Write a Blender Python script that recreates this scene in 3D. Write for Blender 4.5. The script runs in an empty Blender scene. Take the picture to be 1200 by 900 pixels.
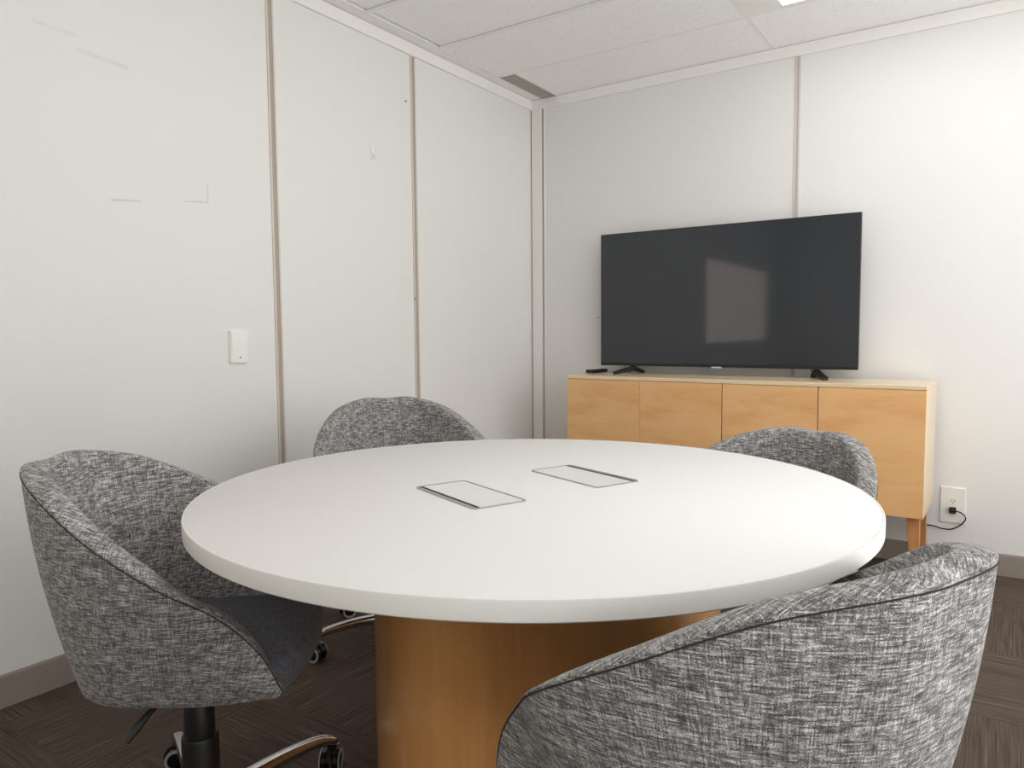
import bpy, bmesh, math, random
from mathutils import Vector, Matrix
import numpy as np

random.seed(4)
sc = bpy.context.scene
COL = sc.collection

# ------------------------------------------------------------------ camera, light levels, exposure
LAMP = 3.5            # radiance of the ceiling light lenses
ADDED_PANE = 1.25         # radiance of the lit pane added behind the camera for the screen's reflection
DAY = 1.6             # radiance of the frosted glazing in the right wall
sc.view_settings.view_transform = 'Standard'
sc.view_settings.look = 'None'
sc.view_settings.gamma = 1.0
sc.view_settings.use_curve_mapping = False
sc.view_settings.exposure = 0.22

YAW, PITCH, ROLL = -0.5900, -0.06981, -0.00834
fw = Vector((math.sin(YAW)*math.cos(PITCH), math.cos(YAW)*math.cos(PITCH), math.sin(PITCH)))
rt = Vector((math.cos(YAW), -math.sin(YAW), 0)); up = rt.cross(fw)
rt2 = rt*math.cos(ROLL) + up*math.sin(ROLL)
up2 = up*math.cos(ROLL) - rt*math.sin(ROLL)
cam = bpy.data.cameras.new('camera'); co = bpy.data.objects.new('camera', cam); COL.objects.link(co)
cam.sensor_fit = 'HORIZONTAL'; cam.sensor_width = 36.0; cam.lens = 861.47/1200*36.0
cam.clip_start = 0.02
mm = Matrix((rt2, up2, -fw)).transposed().to_4x4(); mm.translation = Vector((2.3798, -3.7844, 1.0724))
co.matrix_world = mm
sc.camera = co

w = bpy.data.worlds.new('world'); sc.world = w; w.use_nodes = True
w.node_tree.nodes['Background'].inputs[0].default_value = (.8, .85, .9, 1)
w.node_tree.nodes['Background'].inputs[1].default_value = 0.3
sc.cycles.max_bounces = 10
sc.cycles.diffuse_bounces = 7
sc.cycles.sample_clamp_indirect = 6.0

# ------------------------------------------------------------------ materials
def srgb(r, g, b):
    f = lambda c: (c/12.92 if c <= .04045 else ((c+.055)/1.055)**2.4)
    return (f(r/255), f(g/255), f(b/255), 1)

def mat(name, color, rough=.5, metal=0., coat=0., spec=.5, coat_rough=.1):
    m = bpy.data.materials.new(name); m.use_nodes = True
    b = m.node_tree.nodes['Principled BSDF']
    b.inputs['Base Color'].default_value = color
    b.inputs['Roughness'].default_value = rough
    b.inputs['Metallic'].default_value = metal
    b.inputs['Coat Weight'].default_value = coat
    b.inputs['Coat Roughness'].default_value = coat_rough
    b.inputs['Specular IOR Level'].default_value = spec
    return m

class NT:
    def __init__(s, m): s.n = m.node_tree.nodes; s.l = m.node_tree.links; s.b = s.n['Principled BSDF']
    def node(s, t, **k):
        n = s.n.new(t)
        for a, v in k.items(): setattr(n, a, v)
        return n
    def link(s, a, b): s.l.new(a, b)
    def coord(s, kind, scale=(1, 1, 1), rot=(0, 0, 0)):
        t = s.node('ShaderNodeTexCoord'); mp = s.node('ShaderNodeMapping')
        mp.inputs['Scale'].default_value = scale; mp.inputs['Rotation'].default_value = rot
        s.link(t.outputs[kind], mp.inputs['Vector']); return mp.outputs[0]
    def noise(s, vec, scale=1., detail=2., rough=.5, dist=0.):
        n = s.node('ShaderNodeTexNoise'); n.inputs['Scale'].default_value = scale
        n.inputs['Detail'].default_value = detail; n.inputs['Roughness'].default_value = rough
        n.inputs['Distortion'].default_value = dist
        s.link(vec, n.inputs['Vector']); return n.outputs['Fac']
    def math(s, op, a, b=None, c=None):
        n = s.node('ShaderNodeMath', operation=op)
        for i, v in enumerate((a, b, c)):
            if v is None: continue
            if isinstance(v, (int, float)): n.inputs[i].default_value = v
            else: s.link(v, n.inputs[i])
        return n.outputs[0]
    def ramp(s, fac, stops):
        r = s.node('ShaderNodeValToRGB'); e = r.color_ramp.elements
        while len(e) < len(stops): e.new(.5)
        for i, (p, c) in enumerate(stops): e[i].position = p; e[i].color = c
        s.link(fac, r.inputs[0]); return r.outputs[0]
    def mix(s, fac, a, b, mode='MIX'):
        n = s.node('ShaderNodeMix', data_type='RGBA', blend_type=mode)
        for sock, v in ((n.inputs[0], fac), (n.inputs[6], a), (n.inputs[7], b)):
            if isinstance(v, (int, float)): sock.default_value = v
            elif isinstance(v, tuple): sock.default_value = v
            else: s.link(v, sock)
        return n.outputs[2]
    def bump(s, h, strength=.2, dist=.001):
        b = s.node('ShaderNodeBump'); b.inputs['Strength'].default_value = strength
        b.inputs['Distance'].default_value = dist
        s.link(h, b.inputs['Height']); s.link(b.outputs[0], s.b.inputs['Normal'])

def wall_material(name, col, marks=()):
    m = mat(name, col, .55, spec=.3); t = NT(m)
    o = t.coord('Object')
    n = t.noise(o, 1.6, 3)
    a = tuple(c*.975 for c in col[:3])+(1,)
    c = t.mix(n, a, col)
    if marks:      # small pencil scuffs left on the panel
        g = t.node('ShaderNodeNewGeometry'); sx = t.node('ShaderNodeSeparateXYZ'); t.link(g.outputs['Position'], sx.inputs[0])
        tot = None
        for (y0, z0, y1, z1, wid, amt) in marks:
            L = math.hypot(y1-y0, z1-z0); dy, dz = (y1-y0)/L, (z1-z0)/L
            py = t.math('SUBTRACT', sx.outputs[1], (y0+y1)/2); pz = t.math('SUBTRACT', sx.outputs[2], (z0+z1)/2)
            al = t.math('ADD', t.math('MULTIPLY', py, dy), t.math('MULTIPLY', pz, dz))
            ac = t.math('ADD', t.math('MULTIPLY', py, -dz), t.math('MULTIPLY', pz, dy))
            fa = t.math('LESS_THAN', t.math('ABSOLUTE', al), L/2)
            k = t.math('DIVIDE', t.math('ABSOLUTE', ac), wid)
            fb = t.math('MAXIMUM', t.math('SUBTRACT', 1.0, k), 0.0)
            v = t.math('MULTIPLY', t.math('MULTIPLY', fa, fb), amt)
            tot = v if tot is None else t.math('ADD', tot, v)
        nz = t.noise(t.coord('Object', (1, 1, 1)), 22, 2)
        tot = t.math('MULTIPLY', tot, nz)
        c = t.mix(tot, c, srgb(150, 148, 142))
    t.link(c, t.b.inputs['Base Color'])
    t.bump(t.noise(o, 240, 2), .04, .0006)
    return m

WHITE = srgb(230, 229, 226)
M = {}
M['wall'] = wall_material('painted_wall_panel', WHITE)
M['wall_left'] = wall_material('painted_wall_panel_scuffed', WHITE, [
    (-2.60, 1.945, -2.44, 1.935, .012, .30), (-2.72, 1.99, -2.60, 1.985, .010, .22),
    (-2.517, 1.505, -2.419, 1.514, .005, .8),
    (-2.266, 1.536, -2.172, 1.545, .004, .7), (-2.172, 1.543, -2.170, 1.605, .004, .7)])
M['trim'] = mat('white_trim_paint', srgb(238, 236, 232), .45)
M['batten'] = mat('beige_joint_strip', srgb(212, 202, 190), .55)
M['batten_core'] = mat('grey_beige_groove', srgb(172, 160, 147), .6)
M['back_batten'] = mat('grey_joint_strip', srgb(205, 199, 192), .5)
M['back_core'] = mat('pale_grey_groove', srgb(186, 179, 172), .6)
M['screw'] = mat('painted_screw', srgb(168, 166, 162), .5)
M['void'] = mat('dark_gap', srgb(70, 66, 62), .9)
M['vent'] = mat('vent_grey', srgb(172, 165, 157), .7)
M['rightwall'] = mat('grey_side_wall', srgb(168, 166, 163), .6)
M['frontwall'] = mat('far_wall_paint', srgb(205, 203, 199), .6)

def ceiling_tile():
    m = mat('mineral_fibre_tile', srgb(226, 222, 217), .9, spec=.15); t = NT(m)
    o = t.coord('Object')
    n = t.noise(o, 90, 4, .7)
    c = t.ramp(n, [(.36, srgb(236, 234, 231)), (.46, srgb(247, 246, 244)), (.7, srgb(249, 248, 246))])
    t.link(c, t.b.inputs['Base Color'])
    t.bump(t.noise(o, 130, 3, .7), .12, .001)
    return m
M['tile'] = ceiling_tile()

def carpet():
    m = mat('carpet_tile', srgb(74, 62, 55), .95, spec=.1); t = NT(m)
    g = t.node('ShaderNodeNewGeometry'); sx = t.node('ShaderNodeSeparateXYZ'); t.link(g.outputs['Position'], sx.inputs[0])
    ix = t.math('FLOOR', t.math('DIVIDE', t.math('SUBTRACT', sx.outputs[0], .10), .5))
    iy = t.math('FLOOR', t.math('DIVIDE', t.math('SUBTRACT', sx.outputs[1], .07), .5))
    par = t.math('MODULO', t.math('ADD', t.math('ADD', ix, iy), 100), 2.0)
    def streak(sx_, sy_):
        mp = t.node('ShaderNodeMapping'); mp.inputs['Scale'].default_value = (sx_, sy_, 1)
        t.link(g.outputs['Position'], mp.inputs['Vector'])
        return t.noise(mp.outputs[0], 1, 3, .6)
    along_y = streak(230, 4); along_x = streak(4, 230)
    s = t.node('ShaderNodeMix', data_type='FLOAT'); t.link(par, s.inputs[0]); t.link(along_y, s.inputs[2]); t.link(along_x, s.inputs[3])
    v = s.outputs[0]
    c = t.ramp(v, [(.30, srgb(66, 56, 50)), (.48, srgb(89, 77, 68)), (.60, srgb(102, 90, 81)), (.74, srgb(142, 129, 118))])
    f = t.noise(g.outputs['Position'], 500, 2)
    c = t.mix(t.math('MULTIPLY', f, .35), c, srgb(48, 41, 37))
    tone = t.noise(g.outputs['Position'], 1.1, 2)
    c = t.mix(t.math('MULTIPLY', tone, .3), c, srgb(82, 74, 64))
    t.link(c, t.b.inputs['Base Color'])
    t.bump(v, .5, .003)
    return m
M['carpet'] = carpet()
M['base'] = mat('vinyl_baseboard', srgb(150, 140, 130), .45)

def wood(name, light, mid, dark, scale, coat=.35, rough=.38, kind='Object'):
    m = mat(name, mid, rough, coat=coat, coat_rough=.18); t = NT(m)
    o = t.coord(kind, scale)
    n = t.noise(o, 1, 4, .55, .6)
    f = t.noise(t.coord(kind, tuple(s*9 for s in scale)), 1, 2, .5)
    v = t.math('ADD', t.math('MULTIPLY', n, .8), t.math('MULTIPLY', f, .2))
    c = t.ramp(v, [(.30, dark), (.46, mid), (.64, light)])
    t.link(c, t.b.inputs['Base Color'])
    return m
M['door'] = wood('maple_door_veneer', srgb(240, 192, 136), srgb(235, 183, 124), srgb(225, 167, 107), (2.2, 30, 11))
M['carcass'] = wood('maple_case_sheen_tint', srgb(236, 214, 180), srgb(232, 207, 170), srgb(225, 196, 156), (2, 30, 10), coat=.6)  # paler than the doors: sheen on top and sides put into the colour
M['leg_wood'] = wood('maple_leg', srgb(206, 146, 92), srgb(198, 136, 80), srgb(186, 122, 68), (40, 40, 5))
M['pedestal'] = wood('maple_pedestal', srgb(214, 156, 94), srgb(203, 143, 80), srgb(188, 124, 64), (9, 9, 1.3), coat=.8)
M['edge_shadow'] = mat('cabinet_gap', srgb(92, 58, 28), .8)

M['laminate'] = mat('white_laminate', srgb(222, 221, 218), .6, spec=.25)
M['edge'] = mat('white_edge_band', srgb(220, 219, 213), .4)
M['gframe'] = mat('grey_anodised_frame', srgb(165, 166, 165), .4, .55)
M['glid'] = mat('brushed_lid', srgb(222, 222, 218), .45, .15)
M['black'] = mat('black_plastic', srgb(19, 19, 20), .45)
M['blackgloss'] = mat('black_gloss_plastic', srgb(22, 22, 24), .25)
M['slot'] = mat('black_brush_slot', srgb(24, 24, 24), .9)
M['screen'] = mat('tv_screen', srgb(48, 51, 55), .06, spec=.5)
M['logo'] = mat('pale_grey_print', srgb(190, 190, 190), .4)
M['plate'] = mat('white_plastic_plate', srgb(238, 236, 230), .35)
M['plate_dark'] = mat('grey_marking', srgb(120, 118, 114), .5)
M['chrome'] = mat('polished_chrome', srgb(205, 203, 200), .12, 1.)
M['ring'] = mat('grey_caster_ring', srgb(176, 176, 172), .4)

def fabric(name, dark, mid, light, gain=1.):
    m = mat(name, mid, .95, spec=.12); t = NT(m)
    uv = t.coord('UV')
    def st(a, b, d=2):
        mp = t.node('ShaderNodeMapping'); mp.inputs['Scale'].default_value = (a, b, 1)
        t.link(uv, mp.inputs['Vector']); return t.noise(mp.outputs[0], 1, d, .6)
    sx = t.node('ShaderNodeSeparateXYZ'); t.link(uv, sx.inputs[0]); U, W_ = sx.outputs[0], sx.outputs[1]
    def thread(along, across, f_al, f_ac):
        # one value per yarn across, slubs of uneven thickness along it
        cb = t.node('ShaderNodeCombineXYZ')
        t.link(t.math('MULTIPLY', along, f_al), cb.inputs[0])
        t.link(t.math('MULTIPLY', t.math('FLOOR', t.math('MULTIPLY', across, f_ac)), 7.31), cb.inputs[1])
        return t.noise(cb.outputs[0], 1, 2, .6)
    n1 = thread(U, W_, 42, 560); n2 = thread(W_, U, 42, 560); n3 = st(640, 640, 1); n4 = st(13, 60, 1)
    v = t.math('ADD', t.math('MULTIPLY', n1, .40), t.math('MULTIPLY', n2, .24))
    v = t.math('ADD', v, t.math('MULTIPLY', n3, .29))
    v = t.math('ADD', v, t.math('MULTIPLY', n4, .07))
    c = t.ramp(v, [(.41, dark), (.495, mid), (.56, tuple((a+b)/2 for a, b in zip(mid, light))), (.62, light)])
    t.link(c, t.b.inputs['Base Color'])
    t.bump(v, .3, .0012)
    t.b.inputs['Sheen Weight'].default_value = .1
    t.b.inputs['Sheen Roughness'].default_value = .5
    return m
M['fabric'] = fabric('heathered_grey_weave', srgb(68, 67, 66), srgb(119, 117, 115), srgb(222, 219, 216))
M['seat'] = fabric('dark_slate_weave', srgb(88, 90, 97), srgb(106, 108, 115), srgb(128, 130, 137))
M['piping'] = mat('dark_seam_thread', srgb(46, 44, 43), .9)

def emis(name, col, strength):
    m = bpy.data.materials.new(name); m.use_nodes = True; n = m.node_tree.nodes
    b = n['Principled BSDF']; b.inputs['Base Color'].default_value = (.8, .8, .8, 1)
    b.inputs['Emission Color'].default_value = col; b.inputs['Emission Strength'].default_value = strength
    return m
M['lens'] = emis('light_lens', (.99, .995, 1.0, 1), LAMP)
M['glazing'] = emis('frosted_glazing', (.97, .985, 1.0, 1), DAY)
M['pane'] = emis('added_lit_glass', (1.0, .88, .78, 1), ADDED_PANE)

# ------------------------------------------------------------------ mesh helpers
def obj(name, bm, m, parent=None, smooth=False, angle=None):
    me = bpy.data.meshes.new(name)
    bmesh.ops.recalc_face_normals(bm, faces=bm.faces)
    bm.to_mesh(me); bm.free()
    for mt in (m if isinstance(m, (list, tuple)) else [m]): me.materials.append(mt)
    if smooth:
        me.polygons.foreach_set('use_smooth', [True]*len(me.polygons))
        if angle is not None: me.set_sharp_from_angle(angle=math.radians(angle))
    o = bpy.data.objects.new(name, me); COL.objects.link(o)
    if parent is not None: o.parent = parent
    return o

def tag(o, label, cat, group=None):
    o['label'] = label; o['category'] = cat
    if group: o['group'] = group
    return o

def thing(name, label, cat, loc=(0, 0, 0), rz=0., group=None):
    o = bpy.data.objects.new(name, None); COL.objects.link(o)
    o.location = loc; o.rotation_euler = (0, 0, rz); o.empty_display_size = .1
    return tag(o, label, cat, group)

def struct(name, bm, m, label=None, parent=None):
    o = obj(name, bm, m, parent)
    if parent is None: o['kind'] = 'structure'
    if label: o['label'] = label
    return o

def box(bm, x0, x1, y0, y1, z0, z1, bevel=0., seg=2, mi=0, xf=None):
    r = bmesh.ops.create_cube(bm, size=1.)
    vs = r['verts']
    for v in vs:
        v.co = Vector((x0+(v.co.x+.5)*(x1-x0), y0+(v.co.y+.5)*(y1-y0), z0+(v.co.z+.5)*(z1-z0)))
    fs = list({f for v in vs for f in v.link_faces})
    for f in fs: f.material_index = mi
    if xf is not None:
        for v in vs: v.co = xf @ v.co
    if bevel > 0:
        es = list({e for v in vs for e in v.link_edges})
        bmesh.ops.bevel(bm, geom=es, offset=bevel, segments=seg, affect='EDGES', profile=.5, clamp_overlap=True)

def B(*a, **k):
    bm = bmesh.new(); box(bm, *a, **k); return bm

def lathe(bm, prof, n=48, xf=None, close=True):
    rings = []
    for r, z in prof:
        ring = []
        for i in range(n):
            a = 2*math.pi*i/n
            co_ = Vector((r*math.cos(a), r*math.sin(a), z))
            ring.append(bm.verts.new(xf @ co_ if xf is not None else co_))
        rings.append(ring)
    for a, b in zip(rings[:-1], rings[1:]):
        for i in range(n):
            bm.faces.new((a[i], a[(i+1) % n], b[(i+1) % n], b[i]))
    if close:
        bm.faces.new(rings[0][::-1]); bm.faces.new(rings[-1])
    return rings

def tube(bm, pts, rad, n=8):
    pts = [Vector(p) for p in pts]; rings = []
    nrm = None
    for i, p in enumerate(pts):
        t = (pts[min(i+1, len(pts)-1)]-pts[max(i-1, 0)]).normalized()
        if nrm is None: nrm = t.orthogonal().normalized()
        nrm = (nrm - t*nrm.dot(t)).normalized(); bn = t.cross(nrm)
        r = rad[i] if isinstance(rad, (list, tuple)) else rad
        rings.append([bm.verts.new(p + (nrm*math.cos(2*math.pi*k/n)+bn*math.sin(2*math.pi*k/n))*r) for k in range(n)])
    for a, b in zip(rings[:-1], rings[1:]):
        for k in range(n): bm.faces.new((a[k], a[(k+1) % n], b[(k+1) % n], b[k]))
    bm.faces.new(rings[0][::-1]); bm.faces.new(rings[-1])

def crom(pts, m=10):
    P = [Vector(p) for p in pts]; P = [P[0]*2-P[1]] + P + [P[-1]*2-P[-2]]
    out = []
    for i in range(1, len(P)-2):
        p0, p1, p2, p3 = P[i-1:i+3]
        for k in range(m):
            t = k/m
            out.append(.5*((2*p1)+(p2-p0)*t+(2*p0-5*p1+4*p2-p3)*t*t+(3*p1-p0-3*p2+p3)*t**3))
    out.append(P[-2]); return out

def rrect(hx, hy, r, n=6):
    pts = []
    for cx, cy, a0 in ((hx-r, hy-r, 0), (-hx+r, hy-r, 90), (-hx+r, -hy+r, 180), (hx-r, -hy+r, 270)):
        for k in range(n+1):
            a = math.radians(a0+90*k/n); pts.append((cx+r*math.cos(a), cy+r*math.sin(a)))
    return pts

def prism(bm, pts, z0, z1, xf=None):
    f = lambda x, y, z: bm.verts.new((xf @ Vector((x, y, z))) if xf is not None else (x, y, z))
    a = [f(x, y, z0) for x, y in pts]; b = [f(x, y, z1) for x, y in pts]
    n = len(pts)
    for i in range(n): bm.faces.new((a[i], a[(i+1) % n], b[(i+1) % n], b[i]))
    bm.faces.new(a[::-1]); bm.faces.new(b)

def frame_prism(bm, outer, inner, z0, z1):
    n = len(outer)
    V = [[bm.verts.new((x, y, z)) for x, y in ring] for ring, z in ((outer, z0), (outer, z1), (inner, z1), (inner, z0))]
    for a, b in zip(V, V[1:]+V[:1]):
        for i in range(n): bm.faces.new((a[i], a[(i+1) % n], b[(i+1) % n], b[i]))

# ------------------------------------------------------------------ the room
RX, RY, CE = 3.15, -6.0, 2.44
ZK = 2.383                                    # underside of the flat head trim
struct('floor', B(-.1, RX+.1, RY-.1, .1, -.1, 0), M['carpet'])
struct('wall_back', B(-.1, RX+.1, 0, .1, 0, CE+.25), M['wall'])
bm = bmesh.new()
WY0, WY1, WZ0, WZ1 = -5.55, -3.3, .93, 1.80   # unseen lit window, added to put a pale patch on the screen
box(bm, -.1, 0, WY1, .0, 0, CE+.25); box(bm, -.1, 0, RY-.1, WY0, 0, CE+.25)
box(bm, -.1, 0, WY0, WY1, 0, WZ0); box(bm, -.1, 0, WY0, WY1, WZ1, CE+.25)
struct('wall_left', bm, M['wall_left'])
bm = bmesh.new()
GY0, GY1, GZ0, GZ1 = -4.6, -.12, .15, 2.42     # frosted glazing all along the right wall, out of frame
box(bm, RX, RX+.1, RY, GY0, 0, CE+.25); box(bm, RX, RX+.1, GY1, 0, 0, CE+.25)
box(bm, RX, RX+.1, GY0, GY1, 0, GZ0); box(bm, RX, RX+.1, GY0, GY1, GZ1, CE+.25)
struct('wall_right', bm, M['wall'])
struct('wall_front', B(-.1, RX+.1, RY-.1, RY, 0, CE+.25), M['frontwall'])
wn = bpy.data.objects.new('added_window_1', None); COL.objects.link(wn); wn['kind'] = 'structure'
wn.location = (0, (WY0+WY1)/2, WZ0)
bm = bmesh.new(); hy = (WY1-WY0)/2; hz = WZ1-WZ0
box(bm, -.06, .012, -hy, -hy+.035, 0, hz, .002); box(bm, -.06, .012, hy-.035, hy, 0, hz, .002)
box(bm, -.06, .012, -hy+.035, hy-.035, 0, .035, .002); box(bm, -.06, .012, -hy+.035, hy-.035, hz-.035, hz, .002)
obj('window_frame', bm, M['trim'], wn)
obj('window_pane', B(-.04, -.03, -hy+.034, hy-.034, .034, hz-.034), M['pane'], wn)

wn = bpy.data.objects.new('window_2', None); COL.objects.link(wn); wn['kind'] = 'structure'
wn.location = (RX, (GY0+GY1)/2, GZ0)
bm = bmesh.new(); hy = (GY1-GY0)/2; hz = GZ1-GZ0
for k in range(5):
    yc = -hy+.02+(2*hy-.04)*k/4
    box(bm, -.012, .06, yc-.02, yc+.02, 0, hz, .002)
    if k < 4:
        y2 = -hy+.02+(2*hy-.04)*(k+1)/4
        for z_ in (0, hz-.04): box(bm, -.012, .06, yc+.02, y2-.02, z_, z_+.04, .002)
obj('window_frame', bm, M['trim'], wn)
obj('window_pane', B(.02, .03, -hy+.03, hy-.03, .03, hz-.03), M['glazing'], wn)

# baseboards with a small cove foot
def baseboard(name, pts):
    """pts: run along a wall as ((x0,y0),(x1,y1), inward normal)"""
    (x0, y0), (x1, y1), (nx, ny) = pts
    prof = [(0, 0), (.006, 0), (.006, .090), (.004, .097), (0, .097)]
    bm = bmesh.new(); R = []
    for (x, y) in ((x0, y0), (x1, y1)):
        R.append([bm.verts.new((x+nx*d, y+ny*d, z)) for d, z in prof])
    n = len(prof)
    for i in range(n): bm.faces.new((R[0][i], R[0][(i+1) % n], R[1][(i+1) % n], R[1][i]))
    bm.faces.new(R[0][::-1]); bm.faces.new(R[1])
    struct(name, bm, M['base'])
baseboard('baseboard_left', ((0, RY), (0, -.018), (1, 0)))
baseboard('baseboard_back', ((0, 0), (RX, 0), (0, -1)))
baseboard('baseboard_right', ((RX, RY), (RX, -.018), (-1, 0)))
baseboard('baseboard_front', ((.018, RY), (RX-.018, RY), (0, 1)))

# head trims, flat boards under the ceiling
struct('trim_1', B(0, .011, RY, -.011, ZK, CE-.002, .0015), M['trim'])
struct('trim_2', B(0, RX, -.011, 0, ZK, CE-.002, .0015), M['trim'])
# joint strips between wall panels: pale lips with a recessed darker core
def joint(name, axis, c, half, z0, z1, lip, core, core_w=.45):
    bm = bmesh.new()
    for a, b, d, mi in ((-half, -half*core_w, .0045, 0), (half*core_w, half, .0045, 0), (-half*core_w, half*core_w, .0015, 1)):
        if axis == 'L': box(bm, 0, d, c+a, c+b, z0, z1, 0, 1, mi)
        else: box(bm, c+a, c+b, -d, 0, z0, z1, 0, 1, mi)
    struct(name, bm, [lip, core])
joint('trim_3', 'L', -1.881, .017, .097, ZK, M['batten'], M['batten_core'], .55)
joint('trim_4', 'L', -1.060, .017, .097, ZK, M['batten'], M['batten_core'], .5)
joint('trim_5', 'B', 1.516, .012, .097, ZK, M['back_batten'], M['back_core'], .25)
bm = bmesh.new()                       # corner post: dark gap, pale strip, tan groove
box(bm, .0, .005, -.006, 0, .097, ZK, mi=1); box(bm, .006, .074, -.010, 0, .097, ZK, .001, 1, 0)
box(bm, .074, .088, -.002, 0, .097, ZK, mi=2); box(bm, .088, .096, -.006, 0, .097, ZK, mi=0)
struct('trim_6', bm, [M['trim'], M['void'], M['batten_core']])

# suspended ceiling: tiles, T-bars, dark void above the air slot
GX = [.075, 1.398, 2.718, RX-.001]
GY = [-.455-.4875*i for i in range(12) if -.455-.4875*i > RY] + [RY]
GYs = [0.] + GY
LIGHTS = [(1, 1), (1, 4), (1, 10)]
bm = bmesh.new()
for ix in range(3):
    for iy in range(len(GYs)-1):
        x0, x1, y1, y0 = GX[ix], GX[ix+1], GYs[iy], GYs[iy+1]
        if (ix, iy) in LIGHTS: continue
        if (ix, iy) == (0, 0): x0 = .185
        g = .0025
        lift = .006 if (ix, iy) in ((0, 2), (0, 3)) else 0
        gx = .009 if (ix, iy) == (0, 2) else (.006 if lift else 0)
        box(bm, x0+g+gx, x1-g, y0+g, y1-g, CE+lift, CE+.018+lift, .0012, 1)
box(bm, 0, .073, RY, 0, CE+.001, CE+.02)                     # pale border strip beside the left wall
ceil = struct('ceiling', bm, M['tile'])
struct('trim_7', B(0, RX, RY, 0, CE+.2, CE+.22), M['void'], 'dark void above the ceiling tiles')
bm = bmesh.new()
for x in GX[1:3]: box(bm, x-.012, x+.012, RY, 0, CE-.0015, CE+.004)
for y in GY[:-1]: box(bm, .075, RX, y-.012, y+.012, CE-.0017, CE+.003)
box(bm, .060, .075, RY, 0, CE-.0016, CE+.003)
box(bm, .176, .188, -.455, 0, CE-.0015, CE+.02)
struct('trim_8', bm, M['trim'])
v = thing('ceiling_vent', 'dark grey narrow air slot in the ceiling above the corner of the room', 'vent', (.125, -.228, CE))
obj('slot_panel', B(-.049, .049, -.205, .216, .0005, .016), M['vent'], v)
bm = bmesh.new()
for k in range(4): box(bm, -.034+.0225*k-.002, -.034+.0225*k+.002, -.204, .215, -.0015, .001)
obj('vane', bm, M['vent'], v)

# ceiling lights
def ceiling_light(ix, iy, label):
    y1, y0 = GYs[iy], GYs[iy+1]
    x0, x1 = GX[ix]+.012, GX[ix+1]-.012
    t = thing('ceiling_light', label, 'ceiling light', ((x0+x1)/2, (y0+y1)/2, CE), 0, 'recessed ceiling lights')
    hx, hy = (x1-x0)/2, (y1-y0)/2-.012
    bm = bmesh.new()
    lx, ly = hx-.147, hy-.015
    frame_prism(bm, [(-hx, -hy), (hx, -hy), (hx, hy), (-hx, hy)], [(-lx, -ly), (lx, -ly), (lx, ly), (-lx, ly)], -.002, .03)
    obj('light_frame', bm, M['trim'], t)
    bm = bmesh.new(); prism(bm, [(-lx, -ly), (lx, -ly), (lx, ly), (-lx, ly)], .004, .009)
    obj('diffuser', bm, M['lens'], t)
ceiling_light(1, 1, 'bright recessed ceiling light nearest the television wall')
ceiling_light(1, 4, 'recessed ceiling light directly above the round table')
ceiling_light(1, 10, 'recessed ceiling light farthest from the television wall')

# ------------------------------------------------------------------ round table
TC = Vector((1.524, -2.441, 0)); TR, TZ, TT = .697, .740, .0315
tb = thing('conference_table', 'round white table on a maple drum pedestal in the middle of the room', 'table', TC)
bm = bmesh.new()
lathe(bm, [(TR-.0045, TZ-.006), (TR-.0045, TZ-.0012), (TR-.006, TZ)], 160)
obj('tabletop', bm, M['laminate'], tb, True, 40)
bm = bmesh.new()
lathe(bm, [(TR-.012, TZ-TT), (TR-.002, TZ-TT), (TR, TZ-TT+.002), (TR, TZ-.003), (TR-.0012, TZ-.0008), (TR-.0045, TZ-.0004), (TR-.0045, TZ-.006)], 160)
e = obj('edge_band', bm, M['edge'], tb, True, 40)
PC = Vector((.040, 0, 0)); PR = .368
bm = bmesh.new()
xf = Matrix.Translation(PC)
lathe(bm, [(PR-.004, 0), (PR, .003), (PR, TZ-TT-.004), (PR-.004, TZ-TT)], 128, xf)
obj('pedestal', bm, M['pedestal'], tb, True, 40)

def power_box(cx, cy, ang):
    """frame flush in the top, hinged lid, brush slot along one long side"""
    fr_o = rrect(.124, .0625, .012); fr_i = rrect(.1205, .059, .0095)
    R = Matrix.Translation((cx, cy, TZ)) @ Matrix.Rotation(ang, 4, 'Z')
    bm = bmesh.new(); frame_prism(bm, fr_o, fr_i, -.003, .0022); bm.transform(R)
    f = obj('power_box', bm, M['gframe'], tb); f['label'] = 'grey rounded frame of a cable box set in the tabletop'
    bm = bmesh.new()
    pts = [(x, max(y, -.0435)) for x, y in rrect(.1185, .057, .008)]
    prism(bm, pts, -.003, .0016); bm.transform(R); obj('lid', bm, M['glid'], f)
    bm = bmesh.new(); box(bm, -.1185, .1185, -.0145, .05-.003, .0016, .0022, .0002, 1); bm.free()
    bm = bmesh.new(); prism(bm, [(-.1195, -.0575), (.1195, -.0575), (.1195, -.0437), (-.1195, -.0437)], -.003, .0006); bm.transform(R)
    obj('cable_slot', bm, M['slot'], f)
    bm = bmesh.new(); prism(bm, [(-.112, -.0585), (.118, -.0585), (.118, -.0525), (-.112, -.0525)], -.002, .0018); bm.transform(R)
    obj('slot_lip', bm, M['gframe'], f)
power_box(1.4695-TC.x, -2.589-TC.y, math.radians(-22))
power_box(1.5785-TC.x, -2.2965-TC.y, math.radians(-22+180))

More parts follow.
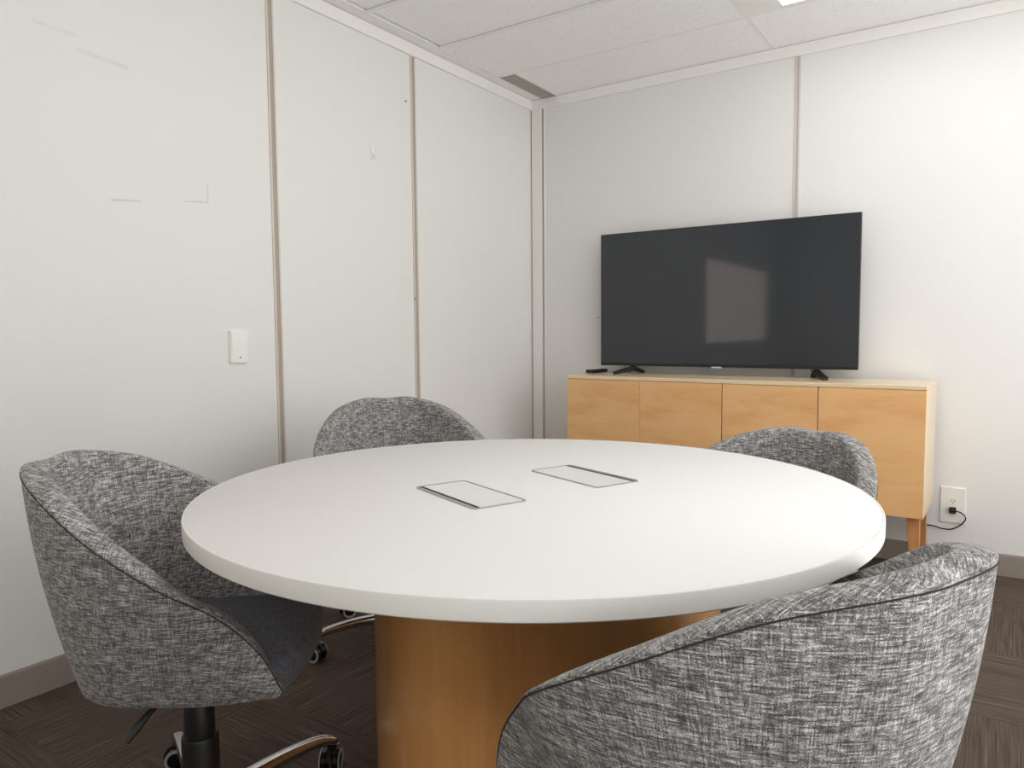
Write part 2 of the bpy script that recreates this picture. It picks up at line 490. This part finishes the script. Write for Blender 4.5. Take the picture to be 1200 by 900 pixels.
# ------------------------------------------------------------------ tub chairs
KN = [[0.0, -0.2824, 0.8279], [0.0975, -0.2746, 0.8291], [0.206, -0.1898, 0.7993], [0.2803, -0.0721, 0.7322],
      [0.3082, 0.0476, 0.6616], [0.275, 0.1339, 0.5963], [0.2573, 0.1988, 0.5226], [0.2447, 0.2321, 0.4472]]
full = [(-x, y, z) for x, y, z in KN[:0:-1]] + [tuple(k) for k in KN]
RIM = np.array([tuple(v) for v in crom(full, 10)]); RIM[:, 2] -= .004
NU = len(RIM)
def ring_bottom():
    W, yb, yf, Wf, z, zf = .187, -.201, .202, .236, .390, .427
    out = []
    for i in range(NU):
        s = -1+2*i/(NU-1); a = abs(s); k = .55
        t = min(a/k, 1)*math.pi/2; m = min(max((a-k)/(1-k), 0), 1)
        x = W*math.sin(t)**.8 if a <= k else W+(Wf-W)*m**1.5
        y = yb*math.cos(t)**.8 if a <= k else yf*m
        out.append((math.copysign(x, s) if s else 0., y, z+(zf-z)*m*m))
    return np.array(out)
BOT = ring_bottom()
def smooth_ring(P, it=2):
    P = P.copy()
    for _ in range(it): P[1:-1] = .25*P[:-2]+.5*P[1:-1]+.25*P[2:]
    return P
BOT = smooth_ring(BOT, 3)
def inward(P):
    d = np.gradient(P[:, :2], axis=0); d /= np.linalg.norm(d, axis=1, keepdims=True)
    return np.c_[-d[:, 1], d[:, 0], 0*d[:, 0]]        # left of the travel direction = inside
INW = smooth_ring(inward(RIM), 4)
INW /= np.linalg.norm(INW, axis=1, keepdims=True)
if (INW[NU//2]) [1] < 0: INW = -INW
S = np.abs(np.linspace(-1, 1, NU))
THK = .044 - .016*np.clip((S-.75)/.25, 0, 1)
def outer_at(t, bulge=.014):
    P = BOT*(1-t)+RIM*t
    return P - INW*(bulge*4*t*(1-t)) 

def shell_mesh():
    bm = bmesh.new(); uvl = bm.loops.layers.uv.new('UVMap')
    rows = []
    rows.append(BOT+INW*.012+np.array([0, 0, -.003])*1.0)
    for t in np.linspace(.012, 1, 15): rows.append(outer_at(t))
    up_ = np.array([0, 0, 1.])
    for a in (30, 60, 90, 120, 150, 180):
        a = math.radians(a)
        rows.append(RIM + INW*(THK[:, None]/2*(1-math.cos(a))) + up_*(.005*math.sin(a)))
    INB = BOT + INW*.046 + np.array([0, 0, .035])
    INR = RIM + INW*THK[:, None]
    for t in np.linspace(.9, 0, 10):
        P = INB*(1-t)+INR*t + INW*(-.010*4*t*(1-t))
        rows.append(P)
    rows.append(BOT + INW*.05 + np.array([0, 0, .004]))
    rows = np.array(rows)
    V = [[bm.verts.new(p) for p in r] for r in rows]
    vl = np.zeros(rows.shape[:2])
    for i in range(1, len(rows)): vl[i] = vl[i-1] + np.linalg.norm(rows[i]-rows[i-1], axis=1)
    mid = outer_at(.6); ul = np.r_[0, np.cumsum(np.linalg.norm(np.diff(mid, axis=0), axis=1))]
    rl = np.r_[0, np.cumsum(np.linalg.norm(np.diff(RIM, axis=0), axis=1))]
    for i in range(len(rows)-1):
        for j in range(NU-1):
            f = bm.faces.new((V[i][j], V[i][j+1], V[i+1][j+1], V[i+1][j]))
            for l, (a, b) in zip(f.loops, ((i, j), (i, j+1), (i+1, j+1), (i+1, j))):
                if i < 15: l[uvl].uv = (ul[b], rows[a][b][2])                       # outside, level weave
                elif i < 21: l[uvl].uv = (3+rl[b]*.87+(vl[a, b]-vl[15, b])*.5, 3-rl[b]*.5+(vl[a, b]-vl[15, b])*.87)   # rim band, cut on the bias
                else: l[uvl].uv = (7+ul[b], rows[a][b][2])                           # inside
    for j in (0, NU-1):
        f = bm.faces.new([V[i][j] for i in range(len(rows))])
        for l in f.loops: l[uvl].uv = (l.vert.co.y, l.vert.co.z)
    # underside
    f = bm.faces.new(V[0]); 
    for l in f.loops: l[uvl].uv = (l.vert.co.x, l.vert.co.y)
    return bm

def piping_mesh():
    bm = bmesh.new()
    P = outer_at(.985) - INW*.0004
    tube(bm, [tuple(p) for p in P], .0012, 6)
    return bm

def seat_mesh():
    bm = bmesh.new(); uvl = bm.loops.layers.uv.new('UVMap')
    base = (BOT*.78+RIM*.22) + INW*.036
    a, b = base[0], base[-1]
    front = []
    for k in range(1, 16):
        s = k/16; p = b*(1-s)+a*s; p = p.copy(); p[1] = p[1] + .052*math.sin(math.pi*s)**.45
        front.append(p)
    pts = np.array(list(base)+front)[:, :2]
    c = pts.mean(0)
    lv = [(.405, .95), (.410, .98), (.420, 1.0), (.448, 1.005), (.458, .995), (.466, .97), (.4715, .92), (.4745, .82), (.4755, .6), (.474, .3)]
    V = []
    for z, s in lv:
        V.append([bm.verts.new((c[0]+(x-c[0])*s, c[1]+(y-c[1])*s, z)) for x, y in pts])
    n = len(pts)
    for A, Bv in zip(V[:-1], V[1:]):
        for i in range(n): bm.faces.new((A[i], A[(i+1) % n], Bv[(i+1) % n], Bv[i]))
    bm.faces.new(V[0][::-1]); bm.faces.new(V[-1])
    for f in bm.faces:
        for l in f.loops: l[uvl].uv = (l.vert.co.x, l.vert.co.y+l.vert.co.z)
    return bm

def arm_mesh(L):
    """one arched spoke of the star base along +x, reaching the caster at x=L"""
    bm = bmesh.new()
    prof = [(.020, .082, .021, .020), (.07, .088, .020, .019), (.15, .096, .0175, .016), (.23, .097, .0155, .0135), (L-.03, .091, .014, .012), (L-.006, .083, .0135, .0115), (L+.008, .072, .012, .012), (L+.012, .060, .009, .010)]
    cen = crom([(x, 0, z) for x, z, _, _ in prof], 4)
    ws = crom([(wd, h, 0) for _, _, wd, h in prof], 4)
    rings = []
    for i, p in enumerate(cen):
        t = (cen[min(i+1, len(cen)-1)]-cen[max(i-1, 0)]).normalized()
        nz = Vector((0, 1, 0)).cross(t); nz = -nz if nz.z < 0 and abs(t.x) > .3 else nz
        wd, h = ws[i].x, ws[i].y
        ring = []
        for k in range(16):
            a = 2*math.pi*k/16
            cx, cy = math.cos(a), math.sin(a)
            q = lambda v_: math.copysign(abs(v_)**.6, v_)
            ring.append(bm.verts.new(p + Vector((0, 1, 0))*(wd*q(cx)) + nz*(h*q(cy))))
        rings.append(ring)
    for A, Bv in zip(rings[:-1], rings[1:]):
        for k in range(16): bm.faces.new((A[k], A[(k+1) % 16], Bv[(k+1) % 16], Bv[k]))
    bm.faces.new(rings[0][::-1]); bm.faces.new(rings[-1])
    return bm

WR = .0285
def wheel_bm():
    bm = bmesh.new()
    for s in (-1, 1):
        xf = Matrix.Translation((0, s*.0145, 0)) @ Matrix.Rotation(math.radians(90), 4, 'X')
        lathe(bm, [(WR-.004, -.0085), (WR, -.006), (WR, .006), (WR-.004, .0085)], 32, xf)
    return bm
def ring_bm(s):
    bm = bmesh.new()
    xf = Matrix.Translation((0, s*.0232, 0)) @ Matrix.Rotation(math.radians(90), 4, 'X')
    r = lathe(bm, [(.0275, -.001), (.0275, .001), (.0205, .0012), (.0205, -.001)], 32, xf, False)
    for i in range(32): bm.faces.new((r[3][i], r[3][(i+1) % 32], r[0][(i+1) % 32], r[0][i]))
    return bm
def hood_bm():
    bm = bmesh.new()
    # fork hood over the twin wheels plus stem
    n = 14; rows = []
    for y in (-.0055, .0055):
        rows.append([bm.verts.new((math.cos(math.radians(a))*(WR+.004), y, math.sin(math.radians(a))*(WR+.004))) for a in np.linspace(-20, 160, n)])
    c0 = [bm.verts.new((0, y, 0)) for y in (-.0055, .0055)]
    for i in range(n-1):
        bm.faces.new((rows[0][i], rows[0][i+1], rows[1][i+1], rows[1][i]))
        bm.faces.new((rows[0][i+1], rows[0][i], c0[0])); bm.faces.new((rows[1][i], rows[1][i+1], c0[1]))
    bm.faces.new((rows[0][0], rows[1][0], c0[1], c0[0])); bm.faces.new((rows[1][-1], rows[0][-1], c0[0], c0[1]))
    lathe(bm, [(.009, WR-.002), (.009, WR+.012), (.0055, WR+.014), (.0055, WR+.030)], 16, Matrix.Translation((.0, 0, 0)))
    return bm

def column_bm(dz):
    bm = bmesh.new()
    lathe(bm, [(.036, .058), (.037, .064), (.037, .235), (.035, .240), (.0305, .241), (.0305, .305), (.030, .306), (.029, .395+dz)], 40)
    return bm
def mech_bm():
    bm = bmesh.new(); box(bm, -.075, .075, -.10, .10, .352, .388, .008, 2)
    lathe(bm, [(.042, .335), (.042, .354)], 32); return bm
def lever_bm():
    bm = bmesh.new()
    tube(bm, [(.05, -.01, .372), (.12, -.028, .370), (.147, -.038, .365)], .005, 8)
    p = [(.143, -.036, .367), (.155, -.045, .357), (.168, -.055, .345), (.184, -.068, .330)]
    tube(bm, p, [.0055, .007, .0085, .0075], 10)
    return bm

shared = dict(shell=None)
def make_chair(loc, heading, spokes, label, dz=0.):
    t = thing('office_chair', label, 'chair', (loc[0], loc[1], 0), heading, 'grey tub chairs around the round table')
    def part(name, key, builder, m, par, smooth=True, ang=35):
        if key in shared and shared[key] is not None:
            o = bpy.data.objects.new(name, shared[key]); COL.objects.link(o); o.parent = par
        else:
            o = obj(name, builder(), m, par, smooth, ang); shared[key] = o.data
        return o
    sh = part('shell', 'shell', shell_mesh, M['fabric'], t, True, 60); sh.location.z = dz
    pp = part('piping', 'piping', piping_mesh, M['piping'], sh)
    se = part('seat', 'seat', seat_mesh, M['seat'], t, True, 60); se.location.z = dz
    me_ = part('mechanism', 'mech', mech_bm, M['black'], t); me_.location.z = dz
    le = part('lever', 'lever', lever_bm, M['black'], me_)
    obj('gas_column', column_bm(dz), M['black'], t, True, 35)
    L = .325
    hub = part('base_hub', 'hub', lambda: hub_bm(), M['chrome'], t)
    for a in spokes:
        a = math.radians(a)-heading
        leg = part('leg', 'leg', lambda: arm_mesh(L), M['chrome'], t, True, 50)
        leg.rotation_euler = (0, 0, a)
        ca = part('caster', 'caster', wheel_bm, M['blackgloss'], t)
        ca.location = (math.cos(a)*L, math.sin(a)*L, WR+.0003)
        ca.rotation_euler = (0, 0, a + math.radians(SW[len(CC) % len(SW)])); CC.append(1)
        part('caster_ring', 'ringa', lambda: ring_bm(-1), M['ring'], ca)
        part('caster_ring', 'ringb', lambda: ring_bm(1), M['ring'], ca)
        part('fork', 'fork', hood_bm, M['black'], ca)
    return t
CC = []; SW = [70, 40, 110, -60, 25, 95, -35]
def hub_bm():
    bm = bmesh.new()
    lathe(bm, [(.030, .055), (.040, .058), (.044, .066), (.044, .098), (.040, .106), (.0375, .108), (.0375, .06)], 40)
    return bm

make_chair((1.004, -2.916), -.9070, [157, 84, 229, 301, 13], 'grey tub chair below the light switch, its black column and chrome base visible')
make_chair((2.091, -2.803), 1.1900, [181, 109, 253, 325, 37], 'large grey tub chair with its back to us, nearest the camera', -.005)
make_chair((.658, -1.893), -2.1670, [-113, -41, 31, 103, 175], 'grey tub chair behind the table, against the left wall below its hook', .001)
make_chair((1.857, -1.889), 2.7980, [-84, -157, -12, 60, 132], 'grey tub chair between the table and the maple cabinet', -.034)

# ------------------------------------------------------------------ maple cabinet
CW, CD, CZ0, CZ1 = 1.667, .385, .303, .846
ca_r = math.atan2(-.43+.396, 2.129-.462)
cb = thing('sideboard', 'long maple cabinet with four flat doors under the television', 'cabinet', (.462, -.396, 0), ca_r)
DT = .018                                           # door thickness
bm = bmesh.new()
box(bm, 0, CW, DT+.002, CD, CZ0+.001, CZ1-.019, .0008, 1)
obj('case', bm, M['carcass'], cb)
bm = bmesh.new()
box(bm, -.001, CW+.001, 0, CD+.001, CZ1-.018, CZ1, .0015, 1); obj('cabinet_top', bm, M['carcass'], cb)
xs = [.0, .2497, .5*1.0, .7535, 1.0]
gap = [.0005, .0007, .0022, .0022, .0005]
for i in range(4):
    bm = bmesh.new()
    x0 = CW*xs[i]+gap[i]; x1 = CW*xs[i+1]-gap[i+1]
    box(bm, x0, x1, 0.001, DT, CZ0, CZ1-.0195, .0007, 1)
    # vary the veneer of each leaf by moving mesh origin
    c0 = Vector(((x0+x1)/2, 0, CZ0)); bm.transform(Matrix.Translation(-c0))
    d = obj('door', bm, M['door'], cb); d.location = c0
def cleg(x, y, sx, sy):
    bm = bmesh.new()
    a = [(-.024, -.024), (.024, -.024), (.024, .024), (-.024, .024)]
    V0 = [bm.verts.new((x+u+sx*0, y+v_, CZ0+.001)) for u, v_ in a]
    V1 = [bm.verts.new((x+u*.56+sx*.028, y+v_*.56+sy*.028, 0)) for u, v_ in a]
    for i in range(4): bm.faces.new((V0[i], V0[(i+1) % 4], V1[(i+1) % 4], V1[i]))
    bm.faces.new(V0[::-1]); bm.faces.new(V1)
    bmesh.ops.bevel(bm, geom=[e for e in bm.edges], offset=.002, segments=2, affect='EDGES')
    obj('leg', bm, M['leg_wood'], cb)
for x, y, sx, sy in ((CW-.042, .075, .45, -.5), (.042, .075, -.45, -.5), (CW-.042, CD-.06, .45, .3), (.042, CD-.06, -.45, .3)):
    cleg(x, y, sx, sy)

# ------------------------------------------------------------------ television
TVY = -.125; X0, X1, Z0, Z1 = .5235, 1.8275, .8885, 1.6015
tv = thing('television', 'large flat black television standing on the maple cabinet', 'television', ((X0+X1)/2, TVY, CZ1))
hw = (X1-X0)/2; a0, a1 = Z0-CZ1, Z1-CZ1
bm = bmesh.new()
box(bm, -hw, hw, 0, .028, a0, a1, .002, 2)
box(bm, -hw+.16, hw-.16, .026, .060, a0+.06, a1-.22, .012, 2)
obj('television_body', bm, M['black'], tv)
obj('screen', B(-hw+.006, hw-.006, -.0012, .001, a0+.014, a1-.006, .0004, 1), M['screen'], tv)
bm = bmesh.new()
box(bm, -.028, .024, -.003, .010, a0-.0055, a0+.003, .001, 1)
lg = obj('logo_tab', bm, M['logo'], tv); lg['label'] = 'small pale tab at the middle of the lower edge'
def tv_foot(sx, front, rear):
    bm = bmesh.new()
    top = Vector((sx, .016, a0+.004)); 
    def limb(p, q, w0, h0, w1, h1):
        p, q = Vector(p), Vector(q); t = (q-p).normalized(); s = Vector((0, 0, 1)).cross(t).normalized(); u = t.cross(s)
        A = [bm.verts.new(p+s*(w0*i)+u*(h0*j)) for i, j in ((-1, -1), (1, -1), (1, 1), (-1, 1))]
        Bq = [bm.verts.new(q+s*(w1*i)+u*(h1*j)) for i, j in ((-1, -1), (1, -1), (1, 1), (-1, 1))]
        for i in range(4): bm.faces.new((A[i], A[(i+1) % 4], Bq[(i+1) % 4], Bq[i]))
        bm.faces.new(A[::-1]); bm.faces.new(Bq)
    box(bm, sx-.013, sx+.013, .006, .026, .022, a0+.01, .002, 1)
    limb((sx, .012, .026), front, .015, .012, .012, .0065)
    limb((sx, .020, .026), rear, .015, .012, .012, .0065)
    obj('stand_foot', bm, M['black'], tv)
cx = (X0+X1)/2
tv_foot(.711-cx, (.655-cx, -.225-TVY, .0068), (.742-cx, -.045-TVY, .0068))
tv_foot(1.648-cx, (1.716-cx, -.262-TVY, .0068), (1.62-cx, -.045-TVY, .0068))

cd = bmesh.new()
tube(cd, crom([(1.610, -.085, .915), (1.618, -.082, .885), (1.630, -.070, .855), (1.634, -.050, .8525), (1.63, -.025, .8525), (1.628, -.008, .86)], 6), .0032, 8)
obj('cable', cd, M['black'], tv).location = (-cx, -TVY, -CZ1)

# remote on the left end of the cabinet
rm = thing('remote_control', 'black remote control lying on the left end of the cabinet', 'remote control', (.507, -.140, CZ1+.0005), math.radians(-8))
bm = bmesh.new()
prism(bm, rrect(.022, .082, .012), 0.002, .020)
bmesh.ops.bevel(bm, geom=[e for e in bm.edges if abs(e.verts[0].co.z-e.verts[1].co.z) < 1e-5], offset=.004, segments=2, affect='EDGES')
obj('remote_body', bm, M['black'], rm, True, 50)
for i in range(3):
    for j in range(4):
        bm = bmesh.new(); lathe(bm, [(.0035, .019), (.0035, .0212), (.0028, .0216)], 10, Matrix.Translation((-.012+.012*i, -.045+.018*j, 0)))
        obj('button', bm, M['vent'], rm, True, 40)

# ------------------------------------------------------------------ things on the walls
ws = thing('light_switch', 'white wall switch plate on the left wall beside the beige joint', 'light switch', (0, -2.069, 1.028), 0)
bm = bmesh.new()
pts = rrect(.039, .061, .003, 3)
R = Matrix(((0, 0, 1, 0), (1, 0, 0, 0), (0, 1, 0, 0), (0, 0, 0, 1))) @ Matrix.Rotation(math.radians(-1.6), 4, 'Z')
prism(bm, pts, 0, .011, R); bmesh.ops.bevel(bm, geom=[e for e in bm.edges if all(v_.co.x > .01 for v_ in e.verts)], offset=.0035, segments=2, affect='EDGES')
obj('switch_plate', bm, M['plate'], ws)
bm = bmesh.new(); prism(bm, rrect(.032, .040, .002, 3), .0108, .0128, R @ Matrix.Translation((0, .010, 0))); obj('rocker', bm, M['plate'], ws)
bm = bmesh.new(); lathe(bm, [(.0032, .0105), (.0032, .0122), (.002, .0126)], 16, R @ Matrix.Translation((.003, -.040, 0))); obj('screw', bm, M['plate_dark'], ws)

hk = thing('adhesive_hook', 'small white adhesive hook high on the left wall', 'hook', (0, -1.340, 1.88))
bm = bmesh.new(); prism(bm, rrect(.0095, .032, .008, 5), 0, .004, Matrix(((0, 0, 1, 0), (1, 0, 0, 0), (0, 1, 0, 0), (0, 0, 0, 1))))
obj('hook_plate', bm, M['plate'], hk)
bm = bmesh.new(); tube(bm, crom([(.003, 0, .002), (.009, 0, -.012), (.014, 0, -.023), (.020, 0, -.025), (.023, 0, -.017)], 5), .0035, 8)
obj('hook_arm', bm, M['plate'], hk, True, 50)

def pin(x, y, z, axis, label):
    bm = bmesh.new()
    rot = Matrix.Rotation(math.radians(90), 4, 'Y') if axis == 'L' else Matrix.Rotation(math.radians(90), 4, 'X')
    lathe(bm, [(.0045, 0), (.0058, .002), (.0052, .005), (.003, .0068)], 14, rot)
    o = obj('wall_screw', bm, M['screw'], None, True, 40); o.location = (x, y, z)
    tag(o, label, 'screw')
pin(0, -1.112, 2.163, 'L', 'tiny grey screw high on the left wall beside the second joint')
pin(0.0045, -1.072, 1.24, 'L', 'tiny grey screw low on the second joint of the left wall')
pin(.445, 0, 1.155, 'B', 'tiny grey screw on the wall beside the television left edge')

ol = thing('wall_outlet', 'oversized white outlet plate on the wall right of the cabinet', 'outlet', (2.211, 0, .288))
Rb = Matrix(((1, 0, 0, 0), (0, 0, -1, 0), (0, 1, 0, 0), (0, 0, 0, 1)))
bm = bmesh.new()
prism(bm, rrect(.0515, .0825, .004, 4), 0, .008, Rb); bmesh.ops.bevel(bm, geom=[e for e in bm.edges if all(v_.co.y < -.0075 for v_ in e.verts)], offset=.005, segments=3, affect='EDGES')
obj('outlet_plate', bm, M['plate'], ol)
bm = bmesh.new(); prism(bm, rrect(.017, .0175, .008, 5), .0075, .0095, Rb @ Matrix.Translation((.001, .020, 0)))
prism(bm, rrect(.017, .0175, .008, 5), .0075, .0095, Rb @ Matrix.Translation((.001, -.020, 0)))
obj('receptacle', bm, M['plate'], ol)
bm = bmesh.new()
for zz in (.020,):
    for sx in (-.0065, .0065): prism(bm, [(sx-.0012, zz-.004), (sx+.0012, zz-.004), (sx+.0012, zz+.005), (sx-.0012, zz+.005)], .009, .0098, Rb)
    lathe(bm, [(.0025, .009), (.0025, .0098)], 10, Rb @ Matrix.Translation((0, zz-.010, 0)))
obj('slots', bm, M['slot'], ol)

pc = thing('power_cord', 'black power cord plugged into the outlet and looping behind the cabinet', 'cord', (2.212, -.0097, .268))
bm = bmesh.new()
prism(bm, rrect(.0135, .0135, .006, 4), 0, .022, Rb)
lathe(bm, [(.0115, .021), (.009, .030), (.006, .033)], 16, Rb)
obj('plug', bm, M['blackgloss'], pc, True, 40)
bm = bmesh.new()
pts = [(0, -.024, 0), (.016, -.030, .001), (.032, -.026, -.004), (.047, -.020, -.018), (.050, -.016, -.035), (.038, -.014, -.055), (.018, -.012, -.074), (-.006, -.010, -.087), (-.040, -.008, -.088), (-.085, -.008, -.080), (-.13, -.006, -.09), (-.17, -.008, -.13)]
tube(bm, crom(pts, 6), .0029, 10)
obj('cable', bm, M['blackgloss'], pc, True, 60)
